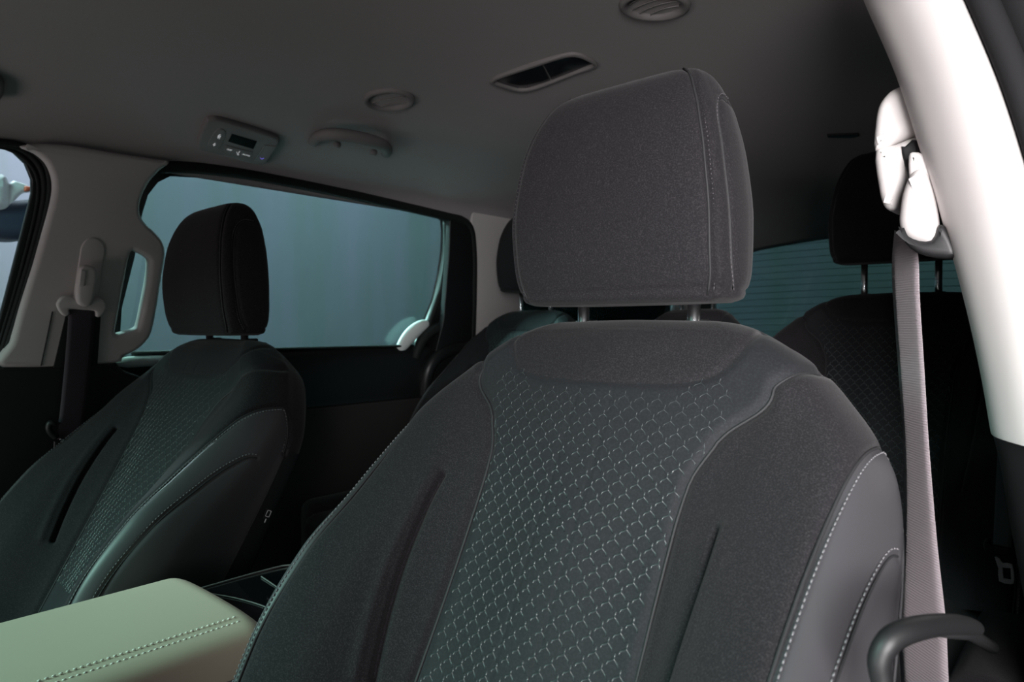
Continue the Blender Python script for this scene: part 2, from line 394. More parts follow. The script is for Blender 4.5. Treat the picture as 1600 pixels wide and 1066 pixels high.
# ------------------------------------------------------------------ passenger side B pillar with integrated handle
pil = thing('pillar_trim', (side_x(0), .55, -.3), 'light grey pillar trim with an open grab loop beside the passenger seat', 'pillar trim', 'pillar trims')
po = [(2, 573), (14, 535), (31, 475), (50, 415), (64, 365), (75, 325), (80, 297), (78, 275), (69, 255), (52, 240), (30, 229), (60, 225), (110, 228), (170, 238), (235, 248), (262, 253), (247, 266), (231, 283), (219, 306), (215, 328), (221, 345), (238, 362), (250, 376), (255, 395), (250, 430), (243, 475), (236, 510), (229, 528), (212, 545), (190, 556), (172, 567)]
ph = [(201, 394), (213, 395), (226, 402), (230, 411), (227, 440), (219, 480), (213, 507), (207, 514), (193, 518), (178, 520), (180, 500), (190, 445)]
def loop(pts, off, k=3): return sidepoly(pts, off, k)
PL = plate('upper_panel', [loop(po, 0, 3), loop(ph, 0, 3)], side_M(0), 0.016, 0.010, M['trim'], pil, res=5)
# height adjuster recess and cover
adj = [(124, 402), (127, 385), (137, 373), (150, 372), (160, 380), (164, 392), (160, 420), (155, 460), (150, 475), (118, 475), (116, 455)]
plate('adjuster_channel', [loop(adj, -.017, 3)], side_M(-.0145), 0.004, 0.0028, M['trim'], pil)
# black slot under the D ring, lower black panel, belt
slot = [(104, 486), (158, 486), (152, 575), (83, 575)]
plate('belt_slot', [loop(slot, -.017, 0)], side_M(-.0145), 0.003, 0.001, M['blackpl'], pil)
lowp = [(-40, 576), (4, 574), (90, 571), (178, 566), (190, 578), (250, 600), (330, 780), (-60, 1000)]
plate('lower_panel', [loop(lowp, -.002, 0)], side_M(-.002), 0.016, 0.004, M['blackpl'], pil)
MB().add(tube([onside(a, c, -.0175) for a, c in [(82, 487), (74, 525), (64, 572)]], 0.0011, 6)).obj('panel_joint', M['cord'], pil)

# front door frame (far left): black frame, glass, layered seals
fd = thing('front_door_frame', (side_x(0, .03), .2, -.3), 'black window frame of the front passenger door with layered rubber seals', 'door frame')
fo = [(-60, 190), (40, 222), (75, 250), (86, 290), (80, 330), (60, 400), (38, 470), (14, 545), (-10, 640), (-60, 640)]
fh = [(-50, 226), (0, 231), (20, 239), (38, 256), (48, 281), (48, 303), (40, 335), (24, 398), (8, 460), (-8, 520), (-30, 600), (-50, 600)]
fo_l = [yz(-.50, .395), yz(-.2, .395), yz(.15, .385)]+loop(fo[1:8], .03, 0)+[yz(.30, -.12), yz(.30, -.95), yz(-.50, -.95)]
fh_l = [yz(-.46, .315), yz(-.2, .330), yz(.05, .338), yz(.16, .340)]+[tuple(p_) for p_ in loop(fh[1:-2], .03, 0)]+[yz(.292, -.07), yz(.27, -.09), yz(-.46, -.12)]
plate('frame_panel', [fo_l, fh_l], side_M(.03), 0.008, 0.003, M['doorpl'], fd)
for rr_, off, pts, m in ((0.006, .012, [(-30, 222), (10, 226), (40, 237), (62, 260), (70, 290), (66, 330), (50, 395), (31, 460), (12, 522), (-6, 580)], 'rubber'),
                      (0.0035, .016, [(-30, 228), (6, 231), (32, 243), (52, 264), (60, 290), (56, 330), (41, 393), (23, 458), (5, 518), (-12, 575)], 'rubber'),
                      (0.006, .004, [(-30, 220), (20, 224), (50, 235), (72, 257), (79, 290), (74, 330), (57, 395), (38, 460), (19, 522), (2, 580), (-6, 660)], 'rubber')):
    MB().add(tube(catmull([onside(a, c, off) for a, c in pts], 6), rr_, 10)).obj('door_seal', M[m], fd)
tag(plate('window_4', [[yz(-.48, .34), yz(.16, .355)]+loop([(55, 235), (70, 290), (40, 400), (10, 520)], .04, 0)+[yz(.24, -.14), yz(-.48, -.14)]], side_M(.036), 0.002, 0, M['g_clear'], smooth=False), 'clear glass of the front passenger door', kind='structure')

# D ring + belt of the passenger seat
dr = thing('belt_anchor', tuple(onside(130, 470, -.03)), 'light grey belt anchor ring on the passenger side pillar', 'belt anchor', 'belt anchors on the pillars')
q = lambda pts, off, k=4: loop(pts, off, k)
ring = [(90, 470), (97, 463), (108, 462), (118, 468), (132, 469), (145, 468), (152, 465), (160, 468), (165, 478), (162, 488), (155, 495), (149, 494), (147, 486), (128, 484), (108, 483), (108, 490), (101, 494), (93, 488), (88, 478)]
plate('anchor_ring', [q(ring, -.03, 3)], side_M(-.030), 0.006, 0.004, M['trim'], dr)
cov = [(121, 430), (124, 418), (134, 414), (146, 417), (151, 428), (150, 440), (146, 460), (142, 474), (132, 479), (121, 475), (117, 465), (118, 445)]
plate('anchor_cover', [q(cov, -.035, 4)], side_M(-.037), 0.009, 0.0075, M['trim'], dr)
plate('release_button', [q([(126, 421), (134, 424), (131, 447), (123, 447)], -.046, 0)], side_M(-.0465), 0.0018, 0.001, M['trim'], dr)
def ribbon(L, Rr, th=0.0012):
    """webbing between two edge polylines"""
    L = catmull(L, 8); Rr = catmull(Rr, 8); V = []; F = []; n = len(L); m = 7
    for i in range(n):
        d = (Rr[i]-L[i]); t = (L[min(i+1, n-1)]-L[max(i-1, 0)])
        nn = d.cross(t).normalized()
        for s in (1, -1):
            for k in range(m):
                f = k/(m-1); e = th*s*(1-0.6*(abs(2*f-1))**6)
                V.append(L[i]+d*f+nn*e)
    for i in range(n-1):
        a = i*2*m; c = (i+1)*2*m
        for k in range(m-1):
            F.append((a+k, a+k+1, c+k+1, c+k)); F.append((a+m+k, c+m+k, c+m+k+1, a+m+k+1))
        F.append((a, c, c+m, a+m)); F.append((a+m-1, a+2*m-1, c+2*m-1, c+m-1))
    return V, F
sb = thing('seat_belt', tuple(onside(115, 660, -.03)), 'dark purple-grey seat belt hanging from the passenger side pillar', 'seat belt', 'seat belts')
MB().add(ribbon([onside(a, c, o) for a, c, o in [(107, 478, -.030), (105, 520, -.032), (100, 580, -.034), (94, 640, -.036), (88, 686, -.036)]],
                [onside(a, c, o) for a, c, o in [(148, 482, -.030), (147, 520, -.030), (141, 580, -.032), (134, 640, -.034), (126, 690, -.034)]])).obj('webbing', mat('dark_webbing', (0.062, 0.052, 0.064), 0.7, spec=0.25), sb)
MB().add(tube(catmull([onside(a, c, -.038) for a, c in [(88, 684), (79, 676), (76, 668), (79, 661), (86, 663)]], 4), 0.006, 8)).obj('belt_stop', M['blackpl'], sb)
MB().add(tube(catmull([onside(a, c, -.038) for a, c in [(93, 686), (98, 689), (99, 700), (98, 720)]], 4), 0.0016, 8)).obj('tongue', M['chrome'], sb)
MB().add(ribbon([onside(a, c, -.034) for a, c in [(84, 690), (84, 760)]], [onside(a, c, -.034) for a, c in [(98, 692), (98, 760)]])).obj('lower_webbing', M['blackpl'], sb)

# ------------------------------------------------------------------ front seat model
def herm(xs, ys, x):
    """smooth monotone-ish cubic through a table"""
    xs = np.asarray(xs, float); ys = np.asarray(ys, float); x = np.clip(np.asarray(x, float), xs[0], xs[-1])
    d = np.diff(ys)/np.diff(xs); t = np.empty_like(ys); t[0] = d[0]; t[-1] = d[-1]
    for i in range(1, len(xs)-1): t[i] = 0 if d[i-1]*d[i] <= 0 else 2*d[i-1]*d[i]/(d[i-1]+d[i])
    i = np.clip(np.searchsorted(xs, x, side='right')-1, 0, len(xs)-2); h = xs[i+1]-xs[i]; s = (x-xs[i])/h
    return (ys[i]*(1+2*s)*(1-s)**2 + t[i]*h*s*(1-s)**2 + ys[i+1]*s*s*(3-2*s) + t[i+1]*h*s*s*(s-1))
RC = R(28); DV = np.array([0, -math.sin(RC), -math.cos(RC)]); DW = np.array([0, -math.cos(RC), math.sin(RC)])
HW = ([0, .006, .015, .03, .045, .07, .10, .14, .19, .24, .33, .45, .62], [.108, .132, .150, .174, .194, .219, .243, .264, .275, .279, .281, .278, .270])
CS = ([0, .02, .05, .062, .08, .105, .135, .18, .225, .335, .45, .62], [.064, .090, .118, .128, .140, .148, .137, .118, .114, .112, .114, .12])
BB = ([0, .08, .12, .17, .26, .34, .44, .62], [0, .001, .006, .020, .056, .088, .106, .095])
TW = ([0, .002, .006, .012, .02, .03, .045, .06, .62], [.0, .25, .45, .62, .76, .88, .97, 1, 1])
def ring(v):
    hw = herm(*HW, v); c = np.minimum(herm(*CS, v), hw-.022); B = herm(*BB, v); T = herm(*TW, v)
    k = np.clip((v-.03)/.13, 0, 1); k = k*k*(3-2*k)              # soft shoulder high up, firm bolster lower down
    U = [0*v, c, c+(hw-c)*(.40+.05*k), c+(hw-c)*(.76+.06*k), hw, hw-.003, hw-.022, hw*.5, 0*v]
    W = [.004+0*v, -.003+0*v, B*.72-.006*(1-k), B-.006-.016*(1-k), B*.8-.050-.006*(1-k), -.075+B*.3, -.115+0*v, -.130+0*v, -.132+0*v]
    W = [-.05+(w+.05)*T for w in W]
    return np.array(U), np.array(W)
def seat_uw(s, v):
    s = np.asarray(s, float); v = np.asarray(v, float); s, v = np.broadcast_arrays(s, v)
    U, W = ring(v)
    U = np.concatenate([-U[:0:-1], U]); W = np.concatenate([W[:0:-1], W]); n = 17
    x = np.clip(s+8, 0, 15.9999); i = x.astype(int); f = x-i
    idx = lambda k: np.clip(k, 0, n-1)
    out = []
    for A in (U, W):
        g = lambda k: np.take_along_axis(A.reshape(n, -1), idx(k).reshape(1, -1), 0).reshape(s.shape)
        p0, p1, p2, p3 = g(i-1), g(i), g(i+1), g(i+2)
        out.append(0.5*((2*p1)+(p2-p0)*f+(2*p0-5*p1+4*p2-p3)*f**2+(3*p1-p0-3*p2+p3)*f**3))
    return out
def seat_pt(s, v):
    u, w = seat_uw(s, v); v = np.broadcast_to(v, u.shape)
    return np.stack([u, 0*u, 0*u], -1) + v[..., None]*DV + w[..., None]*DW
def s_of_u(u, v):
    ss = np.linspace(0, 4.2, 160); uu = seat_uw(ss, np.full(160, float(v)))[0]
    k = int(np.argmax(uu)); return math.copysign(float(np.interp(abs(u), uu[:k+1], ss[:k+1])), u) if u else 0.0
C1 = [(2.85, .63), (2.82, .45), (2.80, .35), (2.80, .28), (2.86, .225), (3.0, .180), (3.25, .145), (3.6, .124), (4.1, .112), (4.5, .114), (4.9, .128), (5.15, .150), (5.25, .178)]
C2 = [(3.40, .63), (3.40, .45), (3.42, .37), (3.50, .30), (3.62, .250), (3.78, .220), (3.98, .204), (4.25, .200)]
C3 = [(5.25, .176), (5.3, .3), (5.3, .45), (5.3, .63)]
YK = [(-.139, .012), (-.143, .030), (-.137, .055), (-.114, .080), (-.065, .090), (0, .092), (.065, .090), (.114, .080), (.137, .055), (.143, .030), (.139, .012)]
SL = [(.158, .218), (.158, .25), (.155, .30), (.150, .36), (.146, .40), (.143, .43)]
def dens(c, n=14): return [(p.x, p.y) for p in catmull([(a, b_, 0) for a, b_ in c], n)]
c1, c2, c3 = dens(C1), dens(C2), dens(C3)
yk = [(s_of_u(u, max(v, .002)), max(v, .002)) for u, v in dens(YK, 10)]
slt = [(s_of_u(u, v), v) for u, v in dens(SL, 12)]
cb = dens([(4.3, .042), (3.4, .055), (2.6, .068), (1.95, .082), (1.5, .096), (1.22, .110), (1.06, .124), (1.0, .138), (1.0, .142)], 8)+[(1.0, v) for v in np.linspace(.1435, .63, 120)]
ln = [(s_of_u(.021, v), v) for v in np.linspace(.07, .63, 90)]
P3 = lambda c, sg=1: seat_pt(np.array([sg*a for a, _ in c]), np.array([b_ for _, b_ in c]))
sv = np.concatenate([np.arange(-8, -5.4, .10), np.arange(-5.4, -1, .02), np.arange(-1, 1, .02), np.arange(1, 5.4, .02), np.arange(5.4, 8.01, .10)])
sv = np.unique(np.round(sv, 4)); vv = np.concatenate([np.array([0, .0004, .001, .002, .0035, .005, .007, .009]), np.arange(.011, .47, .0024), np.arange(.47, .63, .008)])
S_, V_ = np.meshgrid(sv, vv); P = seat_pt(S_, V_)
N0 = quad_normals(P)
if (N0[len(vv)//2, len(sv)//2] @ DW) < 0: N0 = -N0; FLIP = True
else: FLIP = False
def dist_to(Pg, line):
    L = np.asarray(line); out = np.full(Pg.shape[:2], 9.0); seg = L[:-1]; d = L[1:]-seg; l2 = (d**2).sum(1)+1e-14
    lo = L.min(0)-.03; hi = L.max(0)+.03
    m = ((Pg > lo) & (Pg < hi)).all(-1); pts = Pg[m]
    best = np.full(len(pts), 9.0)
    for k in range(len(seg)):
        t = np.clip(((pts-seg[k])@d[k])/l2[k], 0, 1); dd = np.linalg.norm(pts-seg[k]-t[:, None]*d[k], axis=1); best = np.minimum(best, dd)
    out[m] = best; return out
D = np.zeros(P.shape[:2])
def groove(line, depth, r, side=None):
    global D
    d = dist_to(P, line); D = D - depth*np.exp(-(d/r)**2)
for sg in (1, -1):
    groove(P3(cb, sg), .0045, .0055); groove(P3(c1[:: 3], sg), .0030, .0045); groove(P3(c2[::3], sg), .0016, .004)
    sp = P3(slt, sg); dd = dist_to(P, sp)
    D -= .0095*np.exp(-(dd/.0030)**2); D -= .0018*np.exp(-(dd/.012)**2)
    groove(P3(ln[::3], sg), .0009, .002)
    so = P3([(a+.16, b_) for a, b_ in slt], sg); D += .0024*np.exp(-(dist_to(P, so)/.0065)**2)
groove(P3(yk[::2]), .0026, .0040)
# broad softness of stuffed cloth
uu, _w = seat_uw(S_, V_)
D += .0012*np.sin(uu*37+1.2)*np.sin(V_*31)*(V_ > .03)
P = P + N0*D[..., None]
N1 = quad_normals(P)
if FLIP: N1 = -N1
# regions
def inpoly(x, y, poly):
    ins = np.zeros(x.shape, bool); n = len(poly)
    for i in range(n):
        x0, y0 = poly[i]; x1, y1 = poly[(i+1) % n]
        if y0 == y1: continue
        c = ((y0 > y) != (y1 > y)) & (x < (x1-x0)*(y-y0)/(y1-y0)+x0); ins ^= c
    return ins
sc = (S_[:-1, :-1]+S_[1:, 1:])/2; vc = (V_[:-1, :-1]+V_[1:, 1:])/2
reg = np.zeros(sc.shape, int)
reg[inpoly(np.abs(sc), vc, cb+[(-1, .64), (-1, -.1), (4.3, -.1)])] = 1
ykp = yk+[(yk[-1][0], -.1), (yk[0][0], -.1)]
reg[inpoly(sc, vc, ykp)] = 2
sidepoly_ = c1+[(5.3, .2), (5.3, .64)]
reg[(np.abs(sc) >= 5.3) & (vc > .17)] = 7
for sg, r0 in ((1, 5), (-1, 6)):
    a = sc*sg
    reg[(a >= 0) & (reg == 0)] = 3 if sg == 1 else 4
    reg[(a >= 1) & inpoly(a, vc, sidepoly_)] = r0
# crop to what each part needs
def seat_part(k):
    ii, jj = np.where(reg == k); nsv = len(sv)
    q4 = np.stack([ii*nsv+jj, (ii+1)*nsv+jj, (ii+1)*nsv+jj+1, ii*nsv+jj+1], 1)
    if not FLIP: pass
    ids, inv = np.unique(q4, return_inverse=True); q4 = inv.reshape(-1, 4)
    Pv = P.reshape(-1, 3)[ids]; Nv = N1.reshape(-1, 3)[ids]
    nn = np.cross(Pv[q4[:, 2]]-Pv[q4[:, 0]], Pv[q4[:, 3]]-Pv[q4[:, 1]])
    if (nn*Nv[q4[:, 0]]).sum() < 0: q4 = q4[:, ::-1]
    return Pv, q4, Nv
def stitches(line, off, spacing=.0042, ln_=.0028, r=.00055, nrm=None):
    """small thread segments along a 3d polyline"""
    L = [Vector(p) for p in line]; b_ = MB(); acc = 0.0; nxt = 0.0; i = 0
    cum = [0]
    for k in range(1, len(L)): cum.append(cum[-1]+(L[k]-L[k-1]).length)
    def at(s):
        k = min(max(int(np.searchsorted(cum, s))-1, 0), len(L)-2); f = (s-cum[k])/max(cum[k+1]-cum[k], 1e-9); return L[k].lerp(L[k+1], min(max(f, 0), 1))
    s = 0
    while s+ln_ < cum[-1]:
        a, m_, c = at(s), at(s+ln_/2), at(s+ln_)
        b_.add(tube([a, m_, c], [r*.6, r, r*.6], 5)); s += spacing
    return b_
def surf_line(c, sg=1, ds=0.0, dv=0.0, lift=.0006):
    """offset a seam sideways on the surface by ds/dv and lift it"""
    s = np.array([sg*(a+ds) for a, _ in c]); v = np.array([b_+dv for _, b_ in c])
    e = .004
    p = seat_pt(s, v); pu = seat_pt(s+e, v)-seat_pt(s-e, v); pv = seat_pt(s, v+e)-seat_pt(s, np.maximum(v-e, .001)); n = np.cross(pu, pv)
    n /= np.linalg.norm(n, axis=1, keepdims=True)+1e-12
    mid = len(s)//2
    if (seat_pt(np.array([s[mid]]), np.array([v[mid]]))[0]+n[mid]*.01 - (v[mid]*DV + -.05*DW)) @ n[mid] < 0: n = -n
    return p+n*lift
def offset_line(line, nref, d):
    """shift a 3d polyline by d within the surface, perpendicular to itself"""
    L = np.asarray(line); t = np.gradient(L, axis=0); t /= np.linalg.norm(t, axis=1, keepdims=True)+1e-12
    b2 = np.cross(t, nref); b2 /= np.linalg.norm(b2, axis=1, keepdims=True)+1e-12
    return L+b2*d
def nrm_line(c, sg=1):
    s = np.array([sg*a for a, _ in c]); v = np.array([b_ for _, b_ in c]); e = .004
    n = np.cross(seat_pt(s+e, v)-seat_pt(s-e, v), seat_pt(s, v+e)-seat_pt(s, np.maximum(v-e, .001))); n /= np.linalg.norm(n, axis=1, keepdims=True)+1e-12
    p = seat_pt(s, v); cen = v[:, None]*DV-.05*DW
    sgn = np.sign(((p-cen)*n).sum(1))[:, None]
    return n*sgn
# embossed three-armed glyph lattice on the insert
def glyphs():
    b_ = MB(); a = .0180; rowh = .0104
    rows = int((.50-.085)/rowh)
    for r in range(rows):
        v0 = .085+r*rowh
        hwv = float(herm(*CS, v0))
        for c in range(-9, 10):
            u0 = (c+(.5 if r % 2 else 0))*a
            if abs(u0) > hwv-.005: continue
            band = abs(u0) < .020
            g = min(1.0, max(.28, (v0-.06)/.16))  # strands thin out towards the top, a lighting fade built into their shape
            if abs(u0) > float(herm(*CS, v0))-.004 or v0 < .099-.9*max(0, abs(u0)-.09): continue
            wd = .00085*g + (.0001 if band else 0)
            hh = .0008*g
            for arm in (((0, -.0050), (0, .0004)), ((0, 0), (-.0048, .0032), (-.0060, .0060)), ((0, 0), (.0048, .0032), (.0060, .0060))):
                pts = []
                for du, dv_ in arm:
                    u, v = u0+du*(1 if not band else .8), v0+dv_*(1 if not band else .8)
                    if abs(u) > float(herm(*CS, v))-.0035: u = math.copysign(float(herm(*CS, v))-.0035, u)
                    pts.append((u, v))
                Vs = []; Fs = []
                for k, (u, v) in enumerate(pts):
                    k0 = max(k-1, 0); k1 = min(k+1, len(pts)-1)
                    t = np.array([pts[k1][0]-pts[k0][0], pts[k1][1]-pts[k0][1]]); t = t/(np.linalg.norm(t)+1e-12); nx, ny = -t[1], t[0]
                    for m_, (sd, h) in enumerate(((-1, -.0004), (-.55, hh), (.55, hh), (1, -.0004))):
                        Vs.append((u+nx*wd*sd, v+ny*wd*sd, h))
                for k in range(len(pts)-1):
                    for m_ in range(3): Fs.append((k*4+m_, k*4+m_+1, (k+1)*4+m_+1, (k+1)*4+m_))
                Fs.append((0, 1, 2, 3)); e = (len(pts)-1)*4; Fs.append((e+3, e+2, e+1, e))
                b_.add((Vs, Fs))
    G = np.array(b_.V); 
    # place on the displaced surface (interpolate the grid)
    jm = (sv >= -1) & (sv <= 1); cols = np.where(jm)[0]
    out = np.zeros((len(G), 3))
    vi = np.clip(np.interp(G[:, 1], vv, np.arange(len(vv))), 0, len(vv)-2); v_i = vi.astype(int); fv = (vi-v_i)[:, None]
    Ux = P[:, cols, 0]
    for k in range(len(G)):
        i = v_i[k]; row = Ux[i]; x = np.interp(G[k, 0], row, np.arange(len(cols))); j = min(int(x), len(cols)-2); f = x-j
        A = P[i, cols[j]]*(1-f)+P[i, cols[j+1]]*f; B_ = P[i+1, cols[j]]*(1-f)+P[i+1, cols[j+1]]*f
        n = N1[i, cols[j]]
        out[k] = A*(1-fv[k])+B_*fv[k]+n*G[k, 2]
    return out, b_.F

# headrest: horizontal sections stacked over the height (y: towards the rear, origin at the post axis)
HH = ([0, .004, .012, .03, .08, .14, .185, .209, .224, .233, .238, .240], [.113, .123, .1265, .1305, .132, .125, .1135, .103, .094, .083, .070, .052])
HF = ([0, .004, .012, .05, .10, .16, .193, .214, .227, .235, .2395, .240], [-.052, -.060, -.064, -.074, -.078, -.072, -.062, -.051, -.040, -.028, -.014, -.004])
HBk = ([0, .004, .012, .05, .12, .185, .214, .227, .235, .2395, .240], [.016, .024, .028, .033, .033, .029, .022, .016, .009, .003, .0])
def hr_pt(s, h):
    s, h = np.broadcast_arrays(np.asarray(s, float), np.asarray(h, float))
    hw = herm(*HH, h); yf = herm(*HF, h); yb = herm(*HBk, h); dp = yb-yf
    U = np.array([0*h, hw*.54, hw*.91, hw*.992, hw, hw*.90, hw*.5, 0*h])
    Y = np.array([yf, yf+dp*.012, yf+dp*.085, yf+dp*.30, yf+dp*.62, yb-dp*.10, yb-dp*.01, yb])
    U = np.concatenate([-U[:0:-1], U]); Y = np.concatenate([Y[:0:-1], Y]); n = 15
    x = np.clip(s+7, 0, 13.9999); i = x.astype(int); f = x-i; out = []
    for A in (U, Y):
        g = lambda k: np.take_along_axis(A.reshape(n, -1), np.clip(k, 0, n-1).reshape(1, -1), 0).reshape(s.shape)
        p0, p1, p2, p3 = g(i-1), g(i), g(i+1), g(i+2)
        out.append(0.5*((2*p1)+(p2-p0)*f+(2*p0-5*p1+4*p2-p3)*f**2+(3*p1-p0-3*p2+p3)*f**3))
    # corner above the side strip rises a little
    return np.stack([out[0], out[1], h], -1)
h_sv = np.unique(np.round(np.concatenate([np.arange(-7, 7.001, .04)]), 4))
h_hv = np.concatenate([[0, .001, .0025, .004, .006, .009, .012], np.arange(.015, .219, .003), [.221, .224, .227, .230, .233, .2355, .2375, .2387, .2395, .240]])
HS, HV = np.meshgrid(h_sv, h_hv); HP = hr_pt(HS, HV); HN = quad_normals(HP)
mid = HN[len(h_hv)//2, len(h_sv)//2]; HFL = mid[1] > 0
if HFL: HN = -HN
k1 = [(2.0, h) for h in np.linspace(.006, .2385, 60)]
K2 = [(3.35, .012), (3.10, .03), (3.0, .06), (2.92, .10), (2.92, .145), (3.0, .172), (3.2, .190), (3.6, .199), (4.3, .199)]
k2 = dens(K2, 10)
H3 = lambda c, sg=1: hr_pt(np.array([sg*a for a, _ in c]), np.array([b_ for _, b_ in c]))
HD = np.zeros(HP.shape[:2])
for sg in (1, -1):
    HD -= .0040*np.exp(-(dist_to(HP, H3(k1, sg))/.0040)**2); HD -= .0028*np.exp(-(dist_to(HP, H3(k2, sg))/.0038)**2)
HD -= .002*np.exp(-((HV-.012)/.0025)**2)
HP = HP+HN*HD[..., None]; HN1 = quad_normals(HP)
if HFL: HN1 = -HN1
hs = (HS[:-1, :-1]+HS[1:, 1:])/2; hh_ = (HV[:-1, :-1]+HV[1:, 1:])/2
hreg = np.full(hs.shape, 1)
hreg[np.abs(hs) >= 2] = 2
for sg, k in ((1, 3), (-1, 4)): hreg[inpoly(hs*sg, hh_, k2+[(5.4, .199), (5.4, .012)])] = k
def h_part(k, cap=False):
    ii, jj = np.where(hreg == k); n_ = len(h_sv)
    q4 = np.stack([ii*n_+jj, (ii+1)*n_+jj, (ii+1)*n_+jj+1, ii*n_+jj+1], 1)
    ids, inv = np.unique(q4, return_inverse=True); q4 = inv.reshape(-1, 4)
    Pv = HP.reshape(-1, 3)[ids]; Nv = HN1.reshape(-1, 3)[ids]
    if (np.cross(Pv[q4[:, 2]]-Pv[q4[:, 0]], Pv[q4[:, 3]]-Pv[q4[:, 1]])*Nv[q4[:, 0]]).sum() < 0: q4 = q4[:, ::-1]
    return Pv, q4.tolist(), Nv
def hr_nrm(c, sg):
    p = H3(c, sg); cen = p.copy(); cen[:, 0] *= .5; cen[:, 1] = -.022; n = p-cen; return n/(np.linalg.norm(n, axis=1, keepdims=True)+1e-9)

def make_seat(loc, label, group):
    L0 = np.array(loc)
    t = thing('car_seat', loc, label, 'car seat', group)
    names = {1: ('centre_panel', 'fabric_c', 'dark insert with an embossed three-armed lattice'), 2: ('yoke_panel', 'fabric', None), 3: ('side_bolster', 'fabric', None), 4: ('side_bolster', 'fabric', None),
             5: ('side_panel', 'leather', 'smooth stitched leatherette side'), 6: ('side_panel', 'leather', 'smooth stitched leatherette side'), 7: ('back_shell', 'blackpl', 'black rear shell')}
    parts = {}
    for k, (nm, mk, lb) in names.items():
        Pv, Fq, Nv = seat_part(k)
        if k == 1:
            Gv, Gf = glyphs(); n0 = len(Pv)
            Vall = np.vstack([Pv, Gv]); Fall = Fq.tolist()+[tuple(i+n0 for i in f) for f in Gf]
            o = mesh_obj(nm, Vall+L0, Fall, None, t, mats=[M[mk], M['pattern']], fm=[0]*len(Fq)+[1]*len(Gf))
        else:
            o = mesh_obj(nm, Pv+L0, Fq.tolist(), M[mk], t, N=Nv)
        if lb: o['label'] = lb
        parts[k] = o
    for sg, k in ((1, 5), (-1, 6)):
        n1 = nrm_line(c1, sg); l1 = P3(c1, sg); l2 = P3(c2, sg); n2 = nrm_line(c2, sg)
        for l_, n_, dp, rd, sd in ((l1, n1, .0022, .0015, 1), (l2, n2, .0012, .0010, -1)):
            MB().add(tube((l_-n_*dp+L0)[::2], rd, 6)).obj('seam_cord', M['cord'], parts[k])
            stitches(offset_line(l_, n_, .0050*sg*sd)+n_*.0002+L0, 0, .0050, .0034, .0008).obj('stitching', M['stitch'], parts[k])
        MB().add(tube((P3(c3, sg)+nrm_line(c3, sg)*.0005+L0)[::3], .0013, 6)).obj('rear_piping', M['cord'], parts[k])
        bp = MB().add(tube((surf_line(cb, sg, 0, 0, -.0040)+L0)[::2], .0014, 6))
        bp.obj('insert_seam', M['cord'], parts[3 if sg == 1 else 4])
    # airbag mark on the inner rear side
    for_tag = seat_pt(np.array([5.35]), np.array([.30]))[0]
    # headrest on two posts
    hb_ = L0+np.array([-.004, .032, -.001])
    hp = bpy.data.objects.new('headrest', None); link(hp, t); hp.location = Vector(hb_-L0); hp.empty_display_size = .03
    hmap = {1: ('front_cover', 'fabric'), 2: ('rear_cover', 'fabric'), 3: ('side_cover', 'fabric'), 4: ('side_cover', 'fabric')}
    for k, (nm, mk) in hmap.items():
        Pv, Fq, Nv = h_part(k); mesh_obj(nm, Pv+hb_, Fq, M[mk], hp, N=Nv)
    bt = HP[0]; cen = bt.mean(0)                # underside
    Vb = np.vstack([bt, bt*.55+cen*.45+np.array([0, 0, -.001]), [cen+np.array([0, 0, -.001])]]); n_ = len(bt)
    Fb = [(i, i+1, n_+i+1, n_+i) for i in range(n_-1)]+[(n_+i, n_+i+1, 2*n_) for i in range(n_-1)]
    mesh_obj('underside_cover', Vb+hb_, Fb, M['fabric'], hp)
    dth = mat('dark_thread', (.085, .08, .088), .7)
    for sg in (1, -1):
        for c in (k1, k2):
            n_ = hr_nrm(c, sg); l_ = H3(c, sg)
            MB().add(tube((l_-n_*.0030+hb_)[::2], .0012, 6)).obj('seam_cord', M['cord'], hp)
            stitches(offset_line(l_, n_, (.0042 if c is k1 else -.0040)*sg)-n_*.0008+hb_, 0, .0046, .0032, .0006).obj('stitching', dth, hp)
    for sx in (-1, 1):
        px_ = hb_+np.array([sx*.070, 0, 0])
        MB().add(tube([px_+np.array([0, .000, .02]), px_+np.array([0, 0, -.05]), px_+np.array([0, .006, -.09])], .0068, 16)).obj('headrest_post', M['chrome'], hp)
        g = L0+np.array([sx*.070-.004, .040, -.022])
        MB().add(tube([g+np.array([0, 0, -.01]), g+np.array([0, 0, .0035]), g+np.array([0, 0, .005])], [.0135, .0135, .0115], 18, flat=((0, 1, 0), .8))).obj('post_guide', M['blackpl'], t)
    # cushion
    cz = -.50
    bevel_box('seat_cushion', L0[0], L0[1]-.42, L0[2]-.60, .46, .50, .13, .05, M['fabric'], t)
    for sx in (-1, 1): bevel_box('cushion_bolster', L0[0]+sx*.235, L0[1]-.40, L0[2]-.585, .09, .50, .15, .04, M['fabric'], t)
    bevel_box('seat_base', L0[0], L0[1]-.36, L0[2]-.79, .46, .50, .26, .03, M['blackpl'], t)
    return t
def copy_tree(o, parent=None):
    c = o.copy(); COL.objects.link(c); c.parent = parent
    for ch in o.children: copy_tree(ch, c)
    return c
SEATG = 'front seats and rear seats of the van'
drv = make_seat((.402, .624, .025), 'large charcoal fabric driver seat with headrest filling the middle of the view', 'upholstered seats of the van')
